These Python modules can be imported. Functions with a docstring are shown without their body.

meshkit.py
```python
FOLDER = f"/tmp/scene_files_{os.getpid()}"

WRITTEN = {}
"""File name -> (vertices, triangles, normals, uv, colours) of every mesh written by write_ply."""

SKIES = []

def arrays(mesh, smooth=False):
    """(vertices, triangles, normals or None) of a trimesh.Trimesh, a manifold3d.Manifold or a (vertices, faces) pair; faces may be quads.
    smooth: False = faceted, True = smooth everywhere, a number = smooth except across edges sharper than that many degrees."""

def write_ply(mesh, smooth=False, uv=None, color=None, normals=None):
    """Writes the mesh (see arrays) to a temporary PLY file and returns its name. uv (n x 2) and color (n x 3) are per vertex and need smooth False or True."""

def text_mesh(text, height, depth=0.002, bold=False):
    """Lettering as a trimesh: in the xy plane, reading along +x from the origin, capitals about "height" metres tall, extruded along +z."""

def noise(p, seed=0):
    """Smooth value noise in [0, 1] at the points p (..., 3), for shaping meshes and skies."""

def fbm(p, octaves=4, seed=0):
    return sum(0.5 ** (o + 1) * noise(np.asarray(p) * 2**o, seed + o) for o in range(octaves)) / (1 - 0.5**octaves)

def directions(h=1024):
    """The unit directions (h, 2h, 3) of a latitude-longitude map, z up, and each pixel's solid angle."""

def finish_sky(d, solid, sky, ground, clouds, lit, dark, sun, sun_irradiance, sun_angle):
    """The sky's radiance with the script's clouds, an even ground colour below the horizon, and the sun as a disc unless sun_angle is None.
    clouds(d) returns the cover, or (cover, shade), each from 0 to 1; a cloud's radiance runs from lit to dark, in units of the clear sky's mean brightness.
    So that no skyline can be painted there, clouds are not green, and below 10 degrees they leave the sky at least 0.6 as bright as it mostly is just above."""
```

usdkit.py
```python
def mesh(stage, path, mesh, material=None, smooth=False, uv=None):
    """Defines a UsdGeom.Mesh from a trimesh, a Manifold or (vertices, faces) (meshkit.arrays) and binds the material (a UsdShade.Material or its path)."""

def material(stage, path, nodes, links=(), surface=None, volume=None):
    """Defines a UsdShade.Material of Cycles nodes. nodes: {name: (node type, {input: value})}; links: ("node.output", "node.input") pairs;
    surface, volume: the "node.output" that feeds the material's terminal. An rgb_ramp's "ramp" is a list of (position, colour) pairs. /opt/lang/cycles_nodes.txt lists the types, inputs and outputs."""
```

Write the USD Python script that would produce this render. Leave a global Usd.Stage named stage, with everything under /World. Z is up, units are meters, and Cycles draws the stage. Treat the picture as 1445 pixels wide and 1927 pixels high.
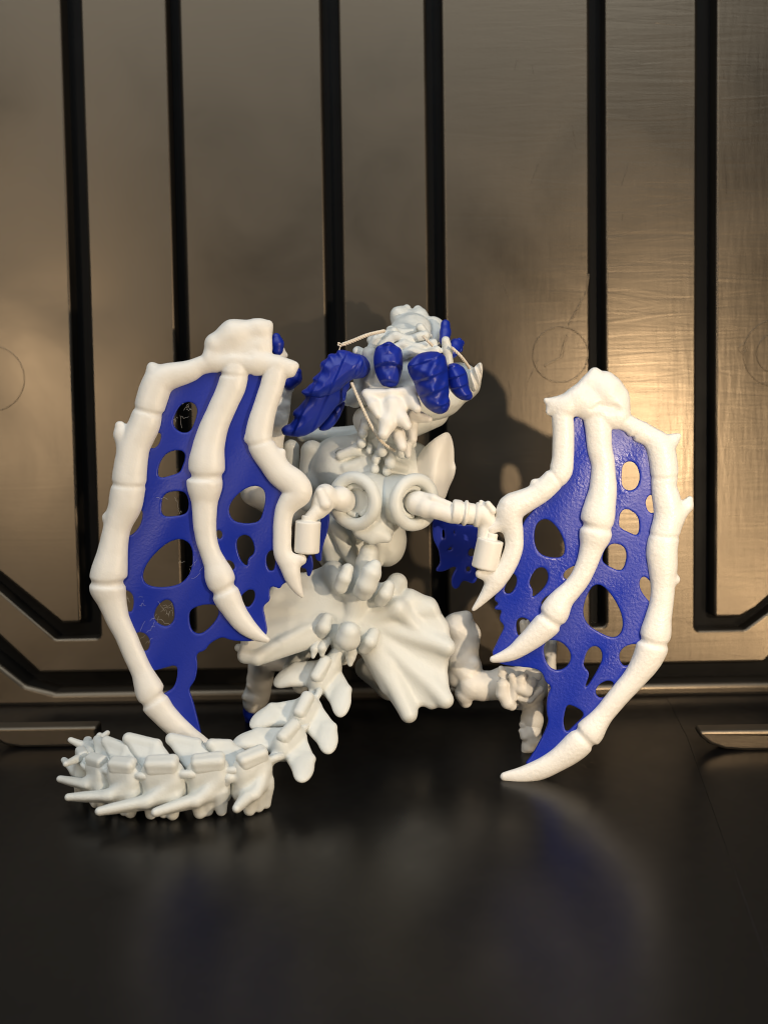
import math, numpy as np, trimesh, usdkit
from pxr import Usd, UsdGeom, UsdLux, UsdShade, Gf, Sdf, Vt
from scipy import ndimage
from scipy.interpolate import PchipInterpolator
from shapely.geometry import Polygon, LineString, Point, box as sbox
import meshkit

stage = Usd.Stage.CreateInMemory()
UsdGeom.SetStageUpAxis(stage, UsdGeom.Tokens.z); UsdGeom.SetStageMetersPerUnit(stage, 1.0)
UsdGeom.Xform.Define(stage, '/World'); UsdGeom.Scope.Define(stage, '/World/Looks')

# ------------------------------------------------------------------ camera (working unit below: millimetres)
F = 2000.0; PITCH = math.radians(12); ROLL = math.radians(.85)
AX = np.array([0, math.cos(PITCH), -math.sin(PITCH)])
_x, _u = np.array([1., 0, 0]), np.array([0, math.sin(PITCH), math.cos(PITCH)])
RT = math.cos(ROLL) * _x - math.sin(ROLL) * _u
UP = math.sin(ROLL) * _x + math.cos(ROLL) * _u
CAM = np.array([0, -400 * math.cos(PITCH), 100 + 400 * math.sin(PITCH)])
cam = UsdGeom.Camera.Define(stage, '/World/camera')
m4 = Gf.Matrix4d(*RT, 0, *UP, 0, *(-AX), 0, *(CAM * .001), 1)
cam.AddTransformOp().Set(m4)
cam.CreateHorizontalApertureAttr(24.0); cam.CreateVerticalApertureAttr(24.0 * 1024 / 767)
cam.CreateFocalLengthAttr(24.0 * F / 1445)
cam.CreateClippingRangeAttr(Gf.Vec2f(.01, 50))
cam.CreateFStopAttr(7.5); cam.CreateFocusDistanceAttr(.402)
cam.CreateExposureAttr(-0.35)

# ------------------------------------------------------------------ lamps, and one added low fill
def look_at(prim, pos, target):
    pos, target = np.array(pos, float), np.array(target, float)
    z = pos - target; z /= np.linalg.norm(z)
    x = np.cross([0, 0, 1], z); x /= np.linalg.norm(x); y = np.cross(z, x)
    prim.AddTransformOp().Set(Gf.Matrix4d(*x, 0, *y, 0, *z, 0, *(pos * .001), 1))

def disk_lamp(name, pos, target, radius, power, color):
    l = UsdLux.DiskLight.Define(stage, '/World/' + name); l.CreateRadiusAttr(radius); l.CreateNormalizeAttr(True)
    l.CreateIntensityAttr(power); l.CreateColorAttr(Gf.Vec3f(*color)); look_at(l, pos, target)

def rect_lamp(name, pos, target, w, h, power, color):
    l = UsdLux.RectLight.Define(stage, '/World/' + name); l.CreateWidthAttr(w); l.CreateHeightAttr(h); l.CreateNormalizeAttr(True)
    l.CreateIntensityAttr(power); l.CreateColorAttr(Gf.Vec3f(*color)); look_at(l, pos, target)

disk_lamp('key_lamp', (200, -275, 166), (90, 0, 95), .0045, .34, (1.0, .78, .54))
disk_lamp('left_lamp', (-455, -800, 335), (-60, 0, 90), .05, .62, (1.0, .80, .58))
disk_lamp('added_low_fill', (330, -400, 30), (120, 0, 40), .04, .22, (1.0, .76, .50))  # added unseen fill low at right, standing in for bounce onto the panel
rect_lamp('room_lamp', (-120, -520, 1130), (0, 0, 90), 1.5, .9, 4.5, (.92, .97, 1.0))

# ------------------------------------------------------------------ materials
def mat(name, nodes, links): return usdkit.material(stage, '/World/Looks/' + name, nodes, links, surface='p.BSDF')

def plastic(name, col, rough, bump=.00006, bscale=900., spec=.5, sss=0., rough2=None, detail=3., layers=0.):
    n = {'t': ('texture_coordinate', {}), 'g': ('geometry', {}),
         'n': ('noise_texture', {'scale': bscale, 'detail': detail}),
         'n2': ('noise_texture', {'scale': 60., 'detail': 3.}),
         'cr': ('map_range', {'from_min': .3, 'from_max': .7, 'to_min': rough, 'to_max': rough2 if rough2 else rough + .08}),
         'b': ('bump', {'strength': 1.0, 'distance': bump}),
         'p': ('principled_bsdf', {'base_color': col, 'specular_ior_level': spec})}
    l = [('g.position', 'n.vector'), ('g.position', 'n2.vector'), ('n2.fac', 'cr.value'), ('cr.result', 'p.roughness')]
    if layers:
        n['mp'] = ('mapping', {'scale': (0., 0., 1.)})
        n['w'] = ('wave_texture', {'wave_type': 'bands', 'bands_direction': 'z', 'scale': layers, 'distortion': .6, 'detail': 1.})
        n['ad'] = ('math', {'math_type': 'multiply_add', 'value2': .35})
        l += [('g.position', 'w.vector'), ('w.fac', 'ad.value1'), ('n.fac', 'ad.value3'), ('ad.value', 'b.height')]
    else:
        l += [('n.fac', 'b.height')]
    l += [('b.normal', 'p.normal')]
    if sss:
        n['p'][1].update({'subsurface_weight': sss, 'subsurface_radius': (1., .9, .75), 'subsurface_scale': .0012})
    return mat(name, n, l)

WHITE = plastic('white_plastic', (.80, .785, .735), .42, bump=.00005, bscale=1500., sss=.12)
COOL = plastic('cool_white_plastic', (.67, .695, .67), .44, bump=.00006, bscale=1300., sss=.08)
WHITE_R = plastic('white_plastic_coarse', (.81, .80, .765), .30, bump=.00022, bscale=800., sss=.12, rough2=.5, detail=4.)
BLUE = plastic('blue_plastic', (.004, .021, .31), .36, bump=.00007, bscale=1100., rough2=.5)
BLUE_R_LIT = plastic('blue_plastic_coarse_lit', (.008, .028, .36), .25, bump=.00015, bscale=1000., rough2=.46, detail=4.)  # coarser finish; lamp-lit brightness of the right membrane put into a lighter base
CORD = plastic('cord_cotton', (.72, .66, .56), .8, bump=.0002, bscale=2500.)
FLOORM = plastic('black_floor_plastic', (.0035, .0035, .0038), .25, bump=.00002, bscale=1500., rough2=.31, spec=.36)
GROOVE = plastic('black_recess_plastic', (.0025, .0025, .0025), .5, spec=.12)
# scuffed, worn faces of the black plastic panel: fine scratches across and down
PANEL = mat('scuffed_black_plastic', {
    'g': ('geometry', {}),
    'm1': ('mapping', {'scale': (16., 16., 170.), 'rotation': (0., .09, 0.)}), 'n1': ('noise_texture', {'scale': 1., 'detail': 5., 'roughness': .6, 'distortion': 1.6}),
    'm2': ('mapping', {'scale': (420., 420., 10.)}), 'n2': ('noise_texture', {'scale': 1., 'detail': 4.}),
    'n3': ('noise_texture', {'scale': 16., 'detail': 5., 'distortion': .6}),
    'a1': ('math', {'math_type': 'multiply_add', 'value2': .5}),
    'r': ('map_range', {'from_min': .3, 'from_max': .72, 'to_min': .31, 'to_max': .425}),
    'c': ('rgb_ramp', {'ramp': [(.3, (.008, .0073, .0064)), (.7, (.015, .0137, .012))]}),
    'sx': ('separate_xyz', {}), 'wx': ('map_range', {'range_type': 'smoothstep', 'from_min': .0, 'from_max': .15, 'to_min': .15, 'to_max': 1.3}), 'hx': ('math', {'math_type': 'multiply'}),
    'b': ('bump', {'strength': 1., 'distance': .00010}),
    'tg': ('combine_xyz', {'x': 0., 'y': .148, 'z': .989}),
    'p': ('principled_bsdf', {'specular_ior_level': 1.45, 'anisotropic': .38, 'specular_tint': (1., .82, .60)})},
    [('g.position', 'm1.vector'), ('m1.vector', 'n1.vector'), ('g.position', 'm2.vector'), ('m2.vector', 'n2.vector'), ('g.position', 'n3.vector'),
     ('n2.fac', 'a1.value1'), ('n1.fac', 'a1.value3'), ('a1.value', 'hx.value1'), ('g.position', 'sx.vector'), ('sx.x', 'wx.value'), ('wx.result', 'hx.value2'), ('hx.value', 'b.height'), ('b.normal', 'p.normal'), ('n3.fac', 'r.value'), ('r.result', 'p.roughness'),
     ('n3.fac', 'c.fac'), ('tg.vector', 'p.tangent'), ('c.color', 'p.base_color')])

# ------------------------------------------------------------------ prims
USED = {}
def path_for(name, parent):
    base = (parent.GetPath().pathString if parent is not None else '/World') + '/' + name
    k = USED.get(base, 0); USED[base] = k + 1
    return base if k == 0 else f'{base}_{k:03d}'

def tag(prim, label=None, category=None, group=None, kind=None):
    for k, v in (('label', label), ('category', category), ('group', group), ('kind', kind)):
        if v: prim.SetCustomDataByKey(k, v)
    return prim

def write(name, vfn, material, parent=None, smooth=None):
    """vfn: (vertices mm, faces, normals or None)"""
    v, f, n = vfn
    if n is None: v, f, n = meshkit.arrays((v, f), smooth if smooth is not None else 40)
    p = path_for(name, parent)
    m = UsdGeom.Mesh.Define(stage, p)
    m.CreatePointsAttr(Vt.Vec3fArray.FromNumpy((np.asarray(v) * .001).astype(np.float32)))
    m.CreateFaceVertexCountsAttr(Vt.IntArray.FromNumpy(np.full(len(f), 3, np.int32)))
    m.CreateFaceVertexIndicesAttr(Vt.IntArray.FromNumpy(np.asarray(f).astype(np.int32).ravel()))
    m.CreateSubdivisionSchemeAttr('none')
    if n is not None:
        m.CreateNormalsAttr(Vt.Vec3fArray.FromNumpy(np.asarray(n).astype(np.float32))); m.SetNormalsInterpolation('vertex')
    UsdShade.MaterialBindingAPI.Apply(m.GetPrim()).Bind(material)
    return m.GetPrim()

# ------------------------------------------------------------------ where things stand
def P(px, py, Y=0.):
    d = AX + RT * (px - 722.5) / F + UP * (963.5 - py) / F
    return CAM + d * ((Y - CAM[1]) / d[1])
def PZ(px, py, z=0.):
    d = AX + RT * (px - 722.5) / F + UP * (963.5 - py) / F
    return CAM + d * ((z - CAM[2]) / d[2])
def SC(p): return float(np.dot(np.asarray(p) - CAM, AX)) / F          # mm that one unit of the layout grid spans at p
def tr(ox, oy, s, pts): return [(ox + s * q[0], oy + s * q[1]) + tuple(q[2:]) for q in pts]

# ------------------------------------------------------------------ solid modelling: distance fields meshed by surface nets
def nets(D, lo, h):
    h = np.broadcast_to(np.asarray(h, float), 3); s = D < 0; nx, ny, nz = D.shape
    off = [(i, j, k) for i in (0, 1) for j in (0, 1) for k in (0, 1)]
    sl = lambda A, o: A[o[0]:nx - 1 + o[0], o[1]:ny - 1 + o[1], o[2]:nz - 1 + o[2]]
    cnt = sum(sl(s, o).astype(np.uint8) for o in off)
    idx = np.argwhere((cnt > 0) & (cnt < 8))
    vals = np.stack([D[idx[:, 0] + o[0], idx[:, 1] + o[1], idx[:, 2] + o[2]] for o in off], 1)
    acc = np.zeros((len(idx), 3)); num = np.zeros(len(idx))
    for a in range(8):
        for b in range(a + 1, 8):
            if sum(abs(off[a][q] - off[b][q]) for q in range(3)) != 1: continue
            va, vb = vals[:, a], vals[:, b]; m = (va < 0) != (vb < 0)
            t = np.where(m, va / np.where(m, va - vb, 1), 0)[:, None]
            pt = np.array(off[a]) + t * (np.array(off[b]) - np.array(off[a]))
            acc += pt * m[:, None]; num += m
    V = lo + h * (idx + acc / num[:, None])
    ids = np.full((nx - 1, ny - 1, nz - 1), -1, np.int32); ids[idx[:, 0], idx[:, 1], idx[:, 2]] = np.arange(len(idx))
    FS = []
    for a in range(3):
        b, c = (a + 1) % 3, (a + 2) % 3
        A = [slice(None)] * 3; B = [slice(None)] * 3; A[a] = slice(0, -1); B[a] = slice(1, None)
        e = np.argwhere(s[tuple(A)] != s[tuple(B)])
        e = e[(e[:, b] > 0) & (e[:, c] > 0) & (e[:, b] < D.shape[b] - 1) & (e[:, c] < D.shape[c] - 1)]
        g = lambda db, dc: ids[tuple((e - np.eye(3, dtype=int)[b] * db - np.eye(3, dtype=int)[c] * dc).T)]
        q = np.stack([g(1, 1), g(0, 1), g(0, 0), g(1, 0)], 1)
        ins = s[tuple(e.T)]; q[~ins] = q[~ins][:, ::-1]
        q = q[(q >= 0).all(1)]
        FS += [q[:, [0, 1, 2]], q[:, [0, 2, 3]]]
    return V, np.vstack(FS)

def vnormals(V, Fc):
    n = np.zeros_like(V); fn = np.cross(V[Fc[:, 1]] - V[Fc[:, 0]], V[Fc[:, 2]] - V[Fc[:, 0]])
    for k in range(3): np.add.at(n, Fc[:, k], fn)
    return n / np.maximum(np.linalg.norm(n, axis=1, keepdims=True), 1e-12)

def unit(v): v = np.asarray(v, float); return v / np.linalg.norm(v)

class Solid:
    """Blobs, bones, plates and rings that blend into one printed piece. sy: flattening along Y about y0."""
    def __init__(self, h=.5, sy=1., y0=0., k=1.): self.h, self.sy, self.y0, self.k, self.p, self.g = h, sy, y0, k, [], 'body'
    def q(self, p): p = np.array(p, float); p[1] = (p[1] - self.y0) / self.sy; return p
    def add(self, lo, hi, fn, k=None, op=1): self.p.append((np.array(lo), np.array(hi), fn, self.k if k is None else k, op, self.g)); return self
    def cone(self, a, b, ra, rb, k=None, op=1):
        a, b = self.q(a), self.q(b); r = max(ra, rb); d = b - a; L = max(d @ d, 1e-9)
        def fn(X, Y, Z):
            t = np.clip(((X - a[0]) * d[0] + (Y - a[1]) * d[1] + (Z - a[2]) * d[2]) / L, 0, 1)
            return np.sqrt((X - a[0] - t * d[0]) ** 2 + (Y - a[1] - t * d[1]) ** 2 + (Z - a[2] - t * d[2]) ** 2) - (ra + t * (rb - ra))
        return self.add(np.minimum(a, b) - r, np.maximum(a, b) + r, fn, k, op)
    def chain(self, pts, Y=0., k=None, Yf=None, op=1):
        """pts: (grid x, grid y, grid radius[, Y])"""
        Q = []
        for t in pts:
            y = t[3] if len(t) > 3 else (Yf(t[0], t[1]) if Yf else Y)
            w = P(t[0], t[1], y); Q.append((w, t[2] * SC(w)))
        for (a, ra), (b, rb) in zip(Q, Q[1:] or [Q[0]]): self.cone(a, b, ra, rb, k, op)
        return self
    def ell(self, c, r, k=None, op=1, rot=None):
        c = self.q(c); r = np.array(r, float); M = np.eye(3) if rot is None else np.asarray(rot); R = r.max()
        def fn(X, Y, Z):
            X, Y, Z = X - c[0], Y - c[1], Z - c[2]
            e = [(X * M[i, 0] + Y * M[i, 1] + Z * M[i, 2]) for i in range(3)]
            k0 = np.sqrt(sum((e[i] / r[i]) ** 2 for i in range(3))); k1 = np.sqrt(sum((e[i] / r[i] ** 2) ** 2 for i in range(3)))
            return np.where(k1 < 1e-6, -r.min(), k0 * (k0 - 1) / np.maximum(k1, 1e-6))
        return self.add(c - R, c + R, fn, k, op)
    def blob(self, px, py, Y, rx, ry, rz, k=None, op=1):
        w = P(px, py, Y); s = SC(w); return self.ell(w, (rx * s, ry, rz * s), k, op)
    def torus(self, c, ax, R, r, k=None, op=1):
        c = self.q(c); ax = unit(ax)
        def fn(X, Y, Z):
            X, Y, Z = X - c[0], Y - c[1], Z - c[2]; z = X * ax[0] + Y * ax[1] + Z * ax[2]
            rho = np.sqrt(np.maximum(X * X + Y * Y + Z * Z - z * z, 0)); return np.sqrt((rho - R) ** 2 + z * z) - r
        return self.add(c - R - r, c + R + r, fn, k, op)
    def cyl(self, a, b, r, rd=.5, k=None, op=1):
        a, b = self.q(a), self.q(b); c = (a + b) / 2; L = np.linalg.norm(b - a) / 2; ax = unit(b - a); R = L + r
        def fn(X, Y, Z):
            X, Y, Z = X - c[0], Y - c[1], Z - c[2]; z = X * ax[0] + Y * ax[1] + Z * ax[2]
            rho = np.sqrt(np.maximum(X * X + Y * Y + Z * Z - z * z, 0)); u, w = rho - r + rd, np.abs(z) - L + rd
            return np.minimum(np.maximum(u, w), 0) + np.sqrt(np.maximum(u, 0) ** 2 + np.maximum(w, 0) ** 2) - rd
        return self.add(c - R, c + R, fn, k, op)
    def tri(self, a, b, c, ra, rb, rc, k=None, op=1):
        a, b, c = self.q(a), self.q(b), self.q(c); r = max(ra, rb, rc); pts = np.array([a, b, c])
        e0, e1 = b - a, c - a; G = np.array([[e0 @ e0, e0 @ e1], [e0 @ e1, e1 @ e1]]); Gi = np.linalg.inv(G + np.eye(2) * 1e-9)
        def seg(X, Y, Z, p, q_, rp, rq):
            d = q_ - p; t = np.clip(((X - p[0]) * d[0] + (Y - p[1]) * d[1] + (Z - p[2]) * d[2]) / max(d @ d, 1e-9), 0, 1)
            return np.sqrt((X - p[0] - t * d[0]) ** 2 + (Y - p[1] - t * d[1]) ** 2 + (Z - p[2] - t * d[2]) ** 2) - (rp + t * (rq - rp))
        nn = unit(np.cross(e0, e1))
        def fn(X, Y, Z):
            x, y, z = X - a[0], Y - a[1], Z - a[2]
            u0, u1 = x * e0[0] + y * e0[1] + z * e0[2], x * e1[0] + y * e1[1] + z * e1[2]
            s, t = Gi[0, 0] * u0 + Gi[0, 1] * u1, Gi[1, 0] * u0 + Gi[1, 1] * u1
            ins = (s >= 0) & (t >= 0) & (s + t <= 1)
            flat = np.abs(x * nn[0] + y * nn[1] + z * nn[2]) - (ra + s * (rb - ra) + t * (rc - ra))
            ed = np.minimum(np.minimum(seg(X, Y, Z, a, b, ra, rb), seg(X, Y, Z, b, c, rb, rc)), seg(X, Y, Z, c, a, rc, ra))
            return np.where(ins, np.minimum(flat, ed), ed)
        return self.add(pts.min(0) - r, pts.max(0) + r, fn, k, op)
    def mesh(self, noise=0., nscale=.4, seed=0):
        h = self.h; kk = max(p[3] for p in self.p)
        lo = np.min([p[0] for p in self.p if p[4] > 0], 0) - kk - 3 * h; hi = np.max([p[1] for p in self.p if p[4] > 0], 0) + kk + 3 * h
        n = np.ceil((hi - lo) / h).astype(int) + 1; D = np.full(n, 50., np.float32); G = np.zeros(n, np.uint8); best = np.full(n, 50., np.float32)
        names = []
        ax = [lo[i] + h * np.arange(n[i]) for i in range(3)]
        for plo, phi, fn, k, op, g in self.p:
            if g not in names: names.append(g)
            i0 = np.clip(np.floor((plo - k - 3 * h - lo) / h).astype(int), 0, n - 1); i1 = np.clip(np.ceil((phi + k + 3 * h - lo) / h).astype(int) + 1, 1, n)
            S = tuple(slice(i0[q], i1[q]) for q in range(3))
            d = fn(ax[0][S[0]][:, None, None], ax[1][S[1]][None, :, None], ax[2][S[2]][None, None, :]).astype(np.float32)
            o = D[S]
            if op > 0:
                m = d < best[S]; G[S][m] = names.index(g); best[S] = np.where(m, d, best[S])
                if k > 0:
                    w = np.clip(.5 + .5 * (o - d) / k, 0, 1); D[S] = o + (d - o) * w - k * w * (1 - w)
                else: D[S] = np.minimum(o, d)
            else:
                d = -d
                if k > 0:
                    w = np.clip(.5 - .5 * (o - d) / k, 0, 1); D[S] = o + (d - o) * w + k * w * (1 - w)
                else: D[S] = np.maximum(o, d)
        if noise:
            near = np.abs(D) < 2.5
            pts = lo + h * np.argwhere(near); D[near] += noise * (meshkit.fbm(pts * nscale, 3, seed) - .5) * 2
        V, Fc = nets(D, lo, h)
        gi = np.clip(np.rint((V - lo) / h).astype(int), 0, n - 1); gv = G[gi[:, 0], gi[:, 1], gi[:, 2]]
        V = V.copy(); V[:, 1] = V[:, 1] * self.sy + self.y0
        N = vnormals(V, Fc); fg = gv[Fc[:, 0]]
        out = {}
        for i, nm in enumerate(names):
            f = Fc[fg == i]
            if len(f) == 0: continue
            u, inv = np.unique(f, return_inverse=True); out[nm] = (V[u], inv.reshape(-1, 3), N[u])
        return out
    def one(self, **kw):
        for i in range(len(self.p)): self.p[i] = self.p[i][:5] + ('body',)
        return self.mesh(**kw)['body']

def chaikin(p, n=1):
    p = np.asarray(p, float)
    for _ in range(n):
        q = np.roll(p, -1, 0); p = np.stack([.75 * p + .25 * q, .25 * p + .75 * q], 1).reshape(-1, 2)
    return p

def pdist(poly, gx, gy):
    """signed distance of grid nodes to a polygon, negative inside"""
    X, Y = np.meshgrid(gx, gy, indexing='ij'); d = np.full(X.shape, 1e9); ins = np.zeros(X.shape, bool)
    for a, b in zip(poly, np.roll(poly, -1, 0)):
        e = b - a; L = max(e @ e, 1e-9); t = np.clip(((X - a[0]) * e[0] + (Y - a[1]) * e[1]) / L, 0, 1)
        d = np.minimum(d, (X - a[0] - t * e[0]) ** 2 + (Y - a[1] - t * e[1]) ** 2)
        if a[1] != b[1]: ins ^= ((a[1] > Y) != (b[1] > Y)) & (X < (b[0] - a[0]) * (Y - a[1]) / (b[1] - a[1]) + a[0])
    return np.where(ins, -1, 1) * np.sqrt(d)

def sheet(polys, holes, Yf, T, pillow=0., step=2.2, hw=.3, smooth=1.0, relief=None, mm=.2, ck=1):
    """A thin printed sheet (or, with pillow, a lens-like plate) with the outline given on the layout grid, standing where Yf says. T: half thickness in mm."""
    allp = np.vstack(polys); lo = allp.min(0) - 6 * step; hi = allp.max(0) + 6 * step
    gx = np.arange(lo[0], hi[0], step); gy = np.arange(lo[1], hi[1], step); D2 = np.full((len(gx), len(gy)), 1e3)
    for p in polys: D2 = np.minimum(D2, pdist(chaikin(p, ck), gx, gy))
    for p in holes: D2 = np.maximum(D2, -pdist(chaikin(p, 2), gx, gy))
    D2 = ndimage.gaussian_filter(D2, smooth) * mm
    nw = int(math.ceil((T + .9) / hw)); w = np.arange(-nw, nw + 1) * hw
    W = np.abs(w)[None, None, :]; d2 = D2[:, :, None]
    if pillow > 0:
        t = T * np.sqrt(np.clip(-d2 / pillow, 0, 1)) ; D = np.where(d2 < 0, np.maximum(W - t, d2), np.sqrt(np.maximum(d2, 0) ** 2 + W ** 2))
        D = ndimage.gaussian_filter(D, .7)
    else:
        r = min(.35, T * .6); u, v = d2 + r, W - T + r + 0 * d2
        D = np.minimum(np.maximum(u, v), 0) + np.sqrt(np.maximum(u, 0) ** 2 + np.maximum(v, 0) ** 2) - r
    V, Fc = nets(D, np.array([gx[0], gy[0], w[0]]), (step, step, hw))
    Yb = np.array([Yf(a, b) for a, b in V[:, :2]]) if not hasattr(Yf, 'vec') else Yf.vec(V[:, 0], V[:, 1])
    if relief is not None: Yb = Yb + relief(V[:, 0], V[:, 1], V[:, 2])
    d = AX + RT * ((V[:, :1] - 722.5) / F) + UP * ((963.5 - V[:, 1:2]) / F)
    W3 = CAM + d * ((Yb - CAM[1]) / d[:, 1])[:, None]; W3 = W3 + np.array([0, 1., 0]) * V[:, 2:3]
    return W3, Fc, vnormals(W3, Fc)

# ================================================================== THE SETTING
LEAN = math.radians(8.5); WO = np.array([0, 65., 0]); WV = np.array([0, math.sin(LEAN), math.cos(LEAN)]); WN = np.array([0, -math.cos(LEAN), math.sin(LEAN)])
def wall3(u, v, d): u, v, d = np.broadcast_arrays(np.asarray(u, float), v, d); return WO + u[..., None] * np.array([1., 0, 0]) + v[..., None] * WV + d[..., None] * WN
def flat3(x, y, z): return np.stack(np.broadcast_arrays(np.asarray(x, float), y, z), -1)

def rounded(poly, r): return poly.buffer(-r).buffer(2 * r).buffer(-r) if r > 0 else poly
def slab(poly, top, bottom, bev, mapf, dens=6.):
    """polygon slab with a rounded upper edge"""
    poly = poly.segmentize(dens); V, Fc, base = [], [], 0
    rings = [np.array(r.coords)[:-1] for r in [poly.exterior, *poly.interiors]]
    prof = [(0, bottom), (0, top - bev)] + [(bev * (1 - math.cos(a)), top - bev + bev * math.sin(a)) for a in np.radians([30, 60, 90])]
    inner = []
    for i, r in enumerate(rings):
        if (sum(r[:, 0] * np.roll(r[:, 1], -1) - r[:, 1] * np.roll(r[:, 0], -1)) > 0) != (i == 0): r = r[::-1]     # outer ring anticlockwise, holes clockwise
        e = np.roll(r, -1, 0) - r; e /= np.linalg.norm(e, axis=1, keepdims=True); n = np.stack([-e[:, 1], e[:, 0]], 1)
        nn = n + np.roll(n, 1, 0); nn /= np.maximum((nn * nn).sum(1, keepdims=True) / 2, .3)
        k = len(r)
        for o, z in prof: q = r + nn * o; V.append(np.column_stack([q, np.full(k, z)]))
        inner.append(r + nn * bev)
        for j in range(len(prof) - 1):
            a = base + j * k + np.arange(k); b = base + j * k + (np.arange(k) + 1) % k
            Fc += [np.stack([a, b, b + k], 1), np.stack([a, b + k, a + k], 1)]
        base += len(prof) * k
    V = np.vstack(V)
    tv, tf = trimesh.creation.triangulate_polygon(Polygon(inner[0], inner[1:]), engine='earcut')
    ea, eb = tv[tf[:, 1]] - tv[tf[:, 0]], tv[tf[:, 2]] - tv[tf[:, 0]]; c = ea[:, 0] * eb[:, 1] - ea[:, 1] * eb[:, 0]; tf = np.where((c < 0)[:, None], tf[:, ::-1], tf)
    V = np.vstack([V, np.column_stack([tv, np.full(len(tv), top)])]); Fc.append(tf + base)
    return mapf(V[:, 0], V[:, 1], V[:, 2]), np.vstack(Fc), None

# --- floor: black plastic base with a shallow step left and right
floor = write('floor', slab(sbox(-420, -520, 420, 120), 0, -4, .5, flat3), FLOORM, None, 30)
tag(floor, 'smooth black plastic floor with soft blurred reflections of the figure', kind='structure')
write('floor_step', slab(rounded(Polygon([(123, 16), (96, -185), (96, -500), (400, -500), (400, 60), (126, 60)]), 3), .18, -.5, .17, flat3), FLOORM, floor, 30)

# --- the panel behind
wall = write('ribbed_back_panel', slab(sbox(-400, -3, 400, 430), -9, -13, .5, wall3), GROOVE, None, 30)
tag(wall, 'scuffed black plastic panel with raised faces and deep dark vertical grooves standing behind the figure', 'panel')
GR = [(-91.7, -86.8), (-24, -17), (21.8, 28.2), (93.4, 99.8)]
face = Polygon([(-158, 13.3), (172, 13.3), (178, 19), (200, 40), (260, 100), (260, 425), (-250, 425), (-250, 105), (-176, 31)])
for a, b in GR: face = face.difference(Polygon([(a, 31), (a, 440), (b, 440), (b, 31)]).buffer(.1))
for pg in ([(-138, 440), (-138, 36), (-147, 36), (-176, 61), (-260, 135), (-260, 128), (-178, 54.5), (-150, 29), (-130, 29), (-130, 440)],
           [(140.7, 440), (140.7, 28.5), (163, 28.5), (172, 35), (270, 118), (270, 126), (168, 38), (161, 34.2), (149, 34.2), (149, 440)]):
    face = face.difference(Polygon(pg))
face = rounded(face, 1.9)
polys = sorted(getattr(face, 'geoms', [face]), key=lambda g: -g.area)
for g in polys:
    if g.area > 50: write('raised_face', slab(g, 0, -10, 1.3, wall3, 8.), PANEL, wall, 30)
def ring(u, v, r, w, top, mat_=PANEL, name='moulded_ring'):
    write(name, slab(Point(u, v).buffer(r + w, 48).difference(Point(u, v).buffer(r - w, 48)), top, -.2, .12, wall3, 4.), mat_, wall, 30)
ring(79.8, 153.8, 12.3, .25, .3); ring(176.5, 153, 15, .22, .25); ring(176.5, 153, 9, .22, .25); ring(-174.5, 147, 14.5, .25, .25)
ring(161.3, 155.2, 1.7, .35, .2)
def score(pts, w, top=.22):
    write('scratch', slab(LineString(pts).buffer(w, 4), top, -.2, .1, wall3, 4.), PANEL, wall, 30)
score([(92.6, 189), (91.5, 181), (83.6, 167)], .35, .3); score([(82.5, 162), (80, 152.5), (73, 149)], .45, .3); score([(82, 160), (80.5, 153)], .3)
rs = np.random.RandomState(5)
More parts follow.
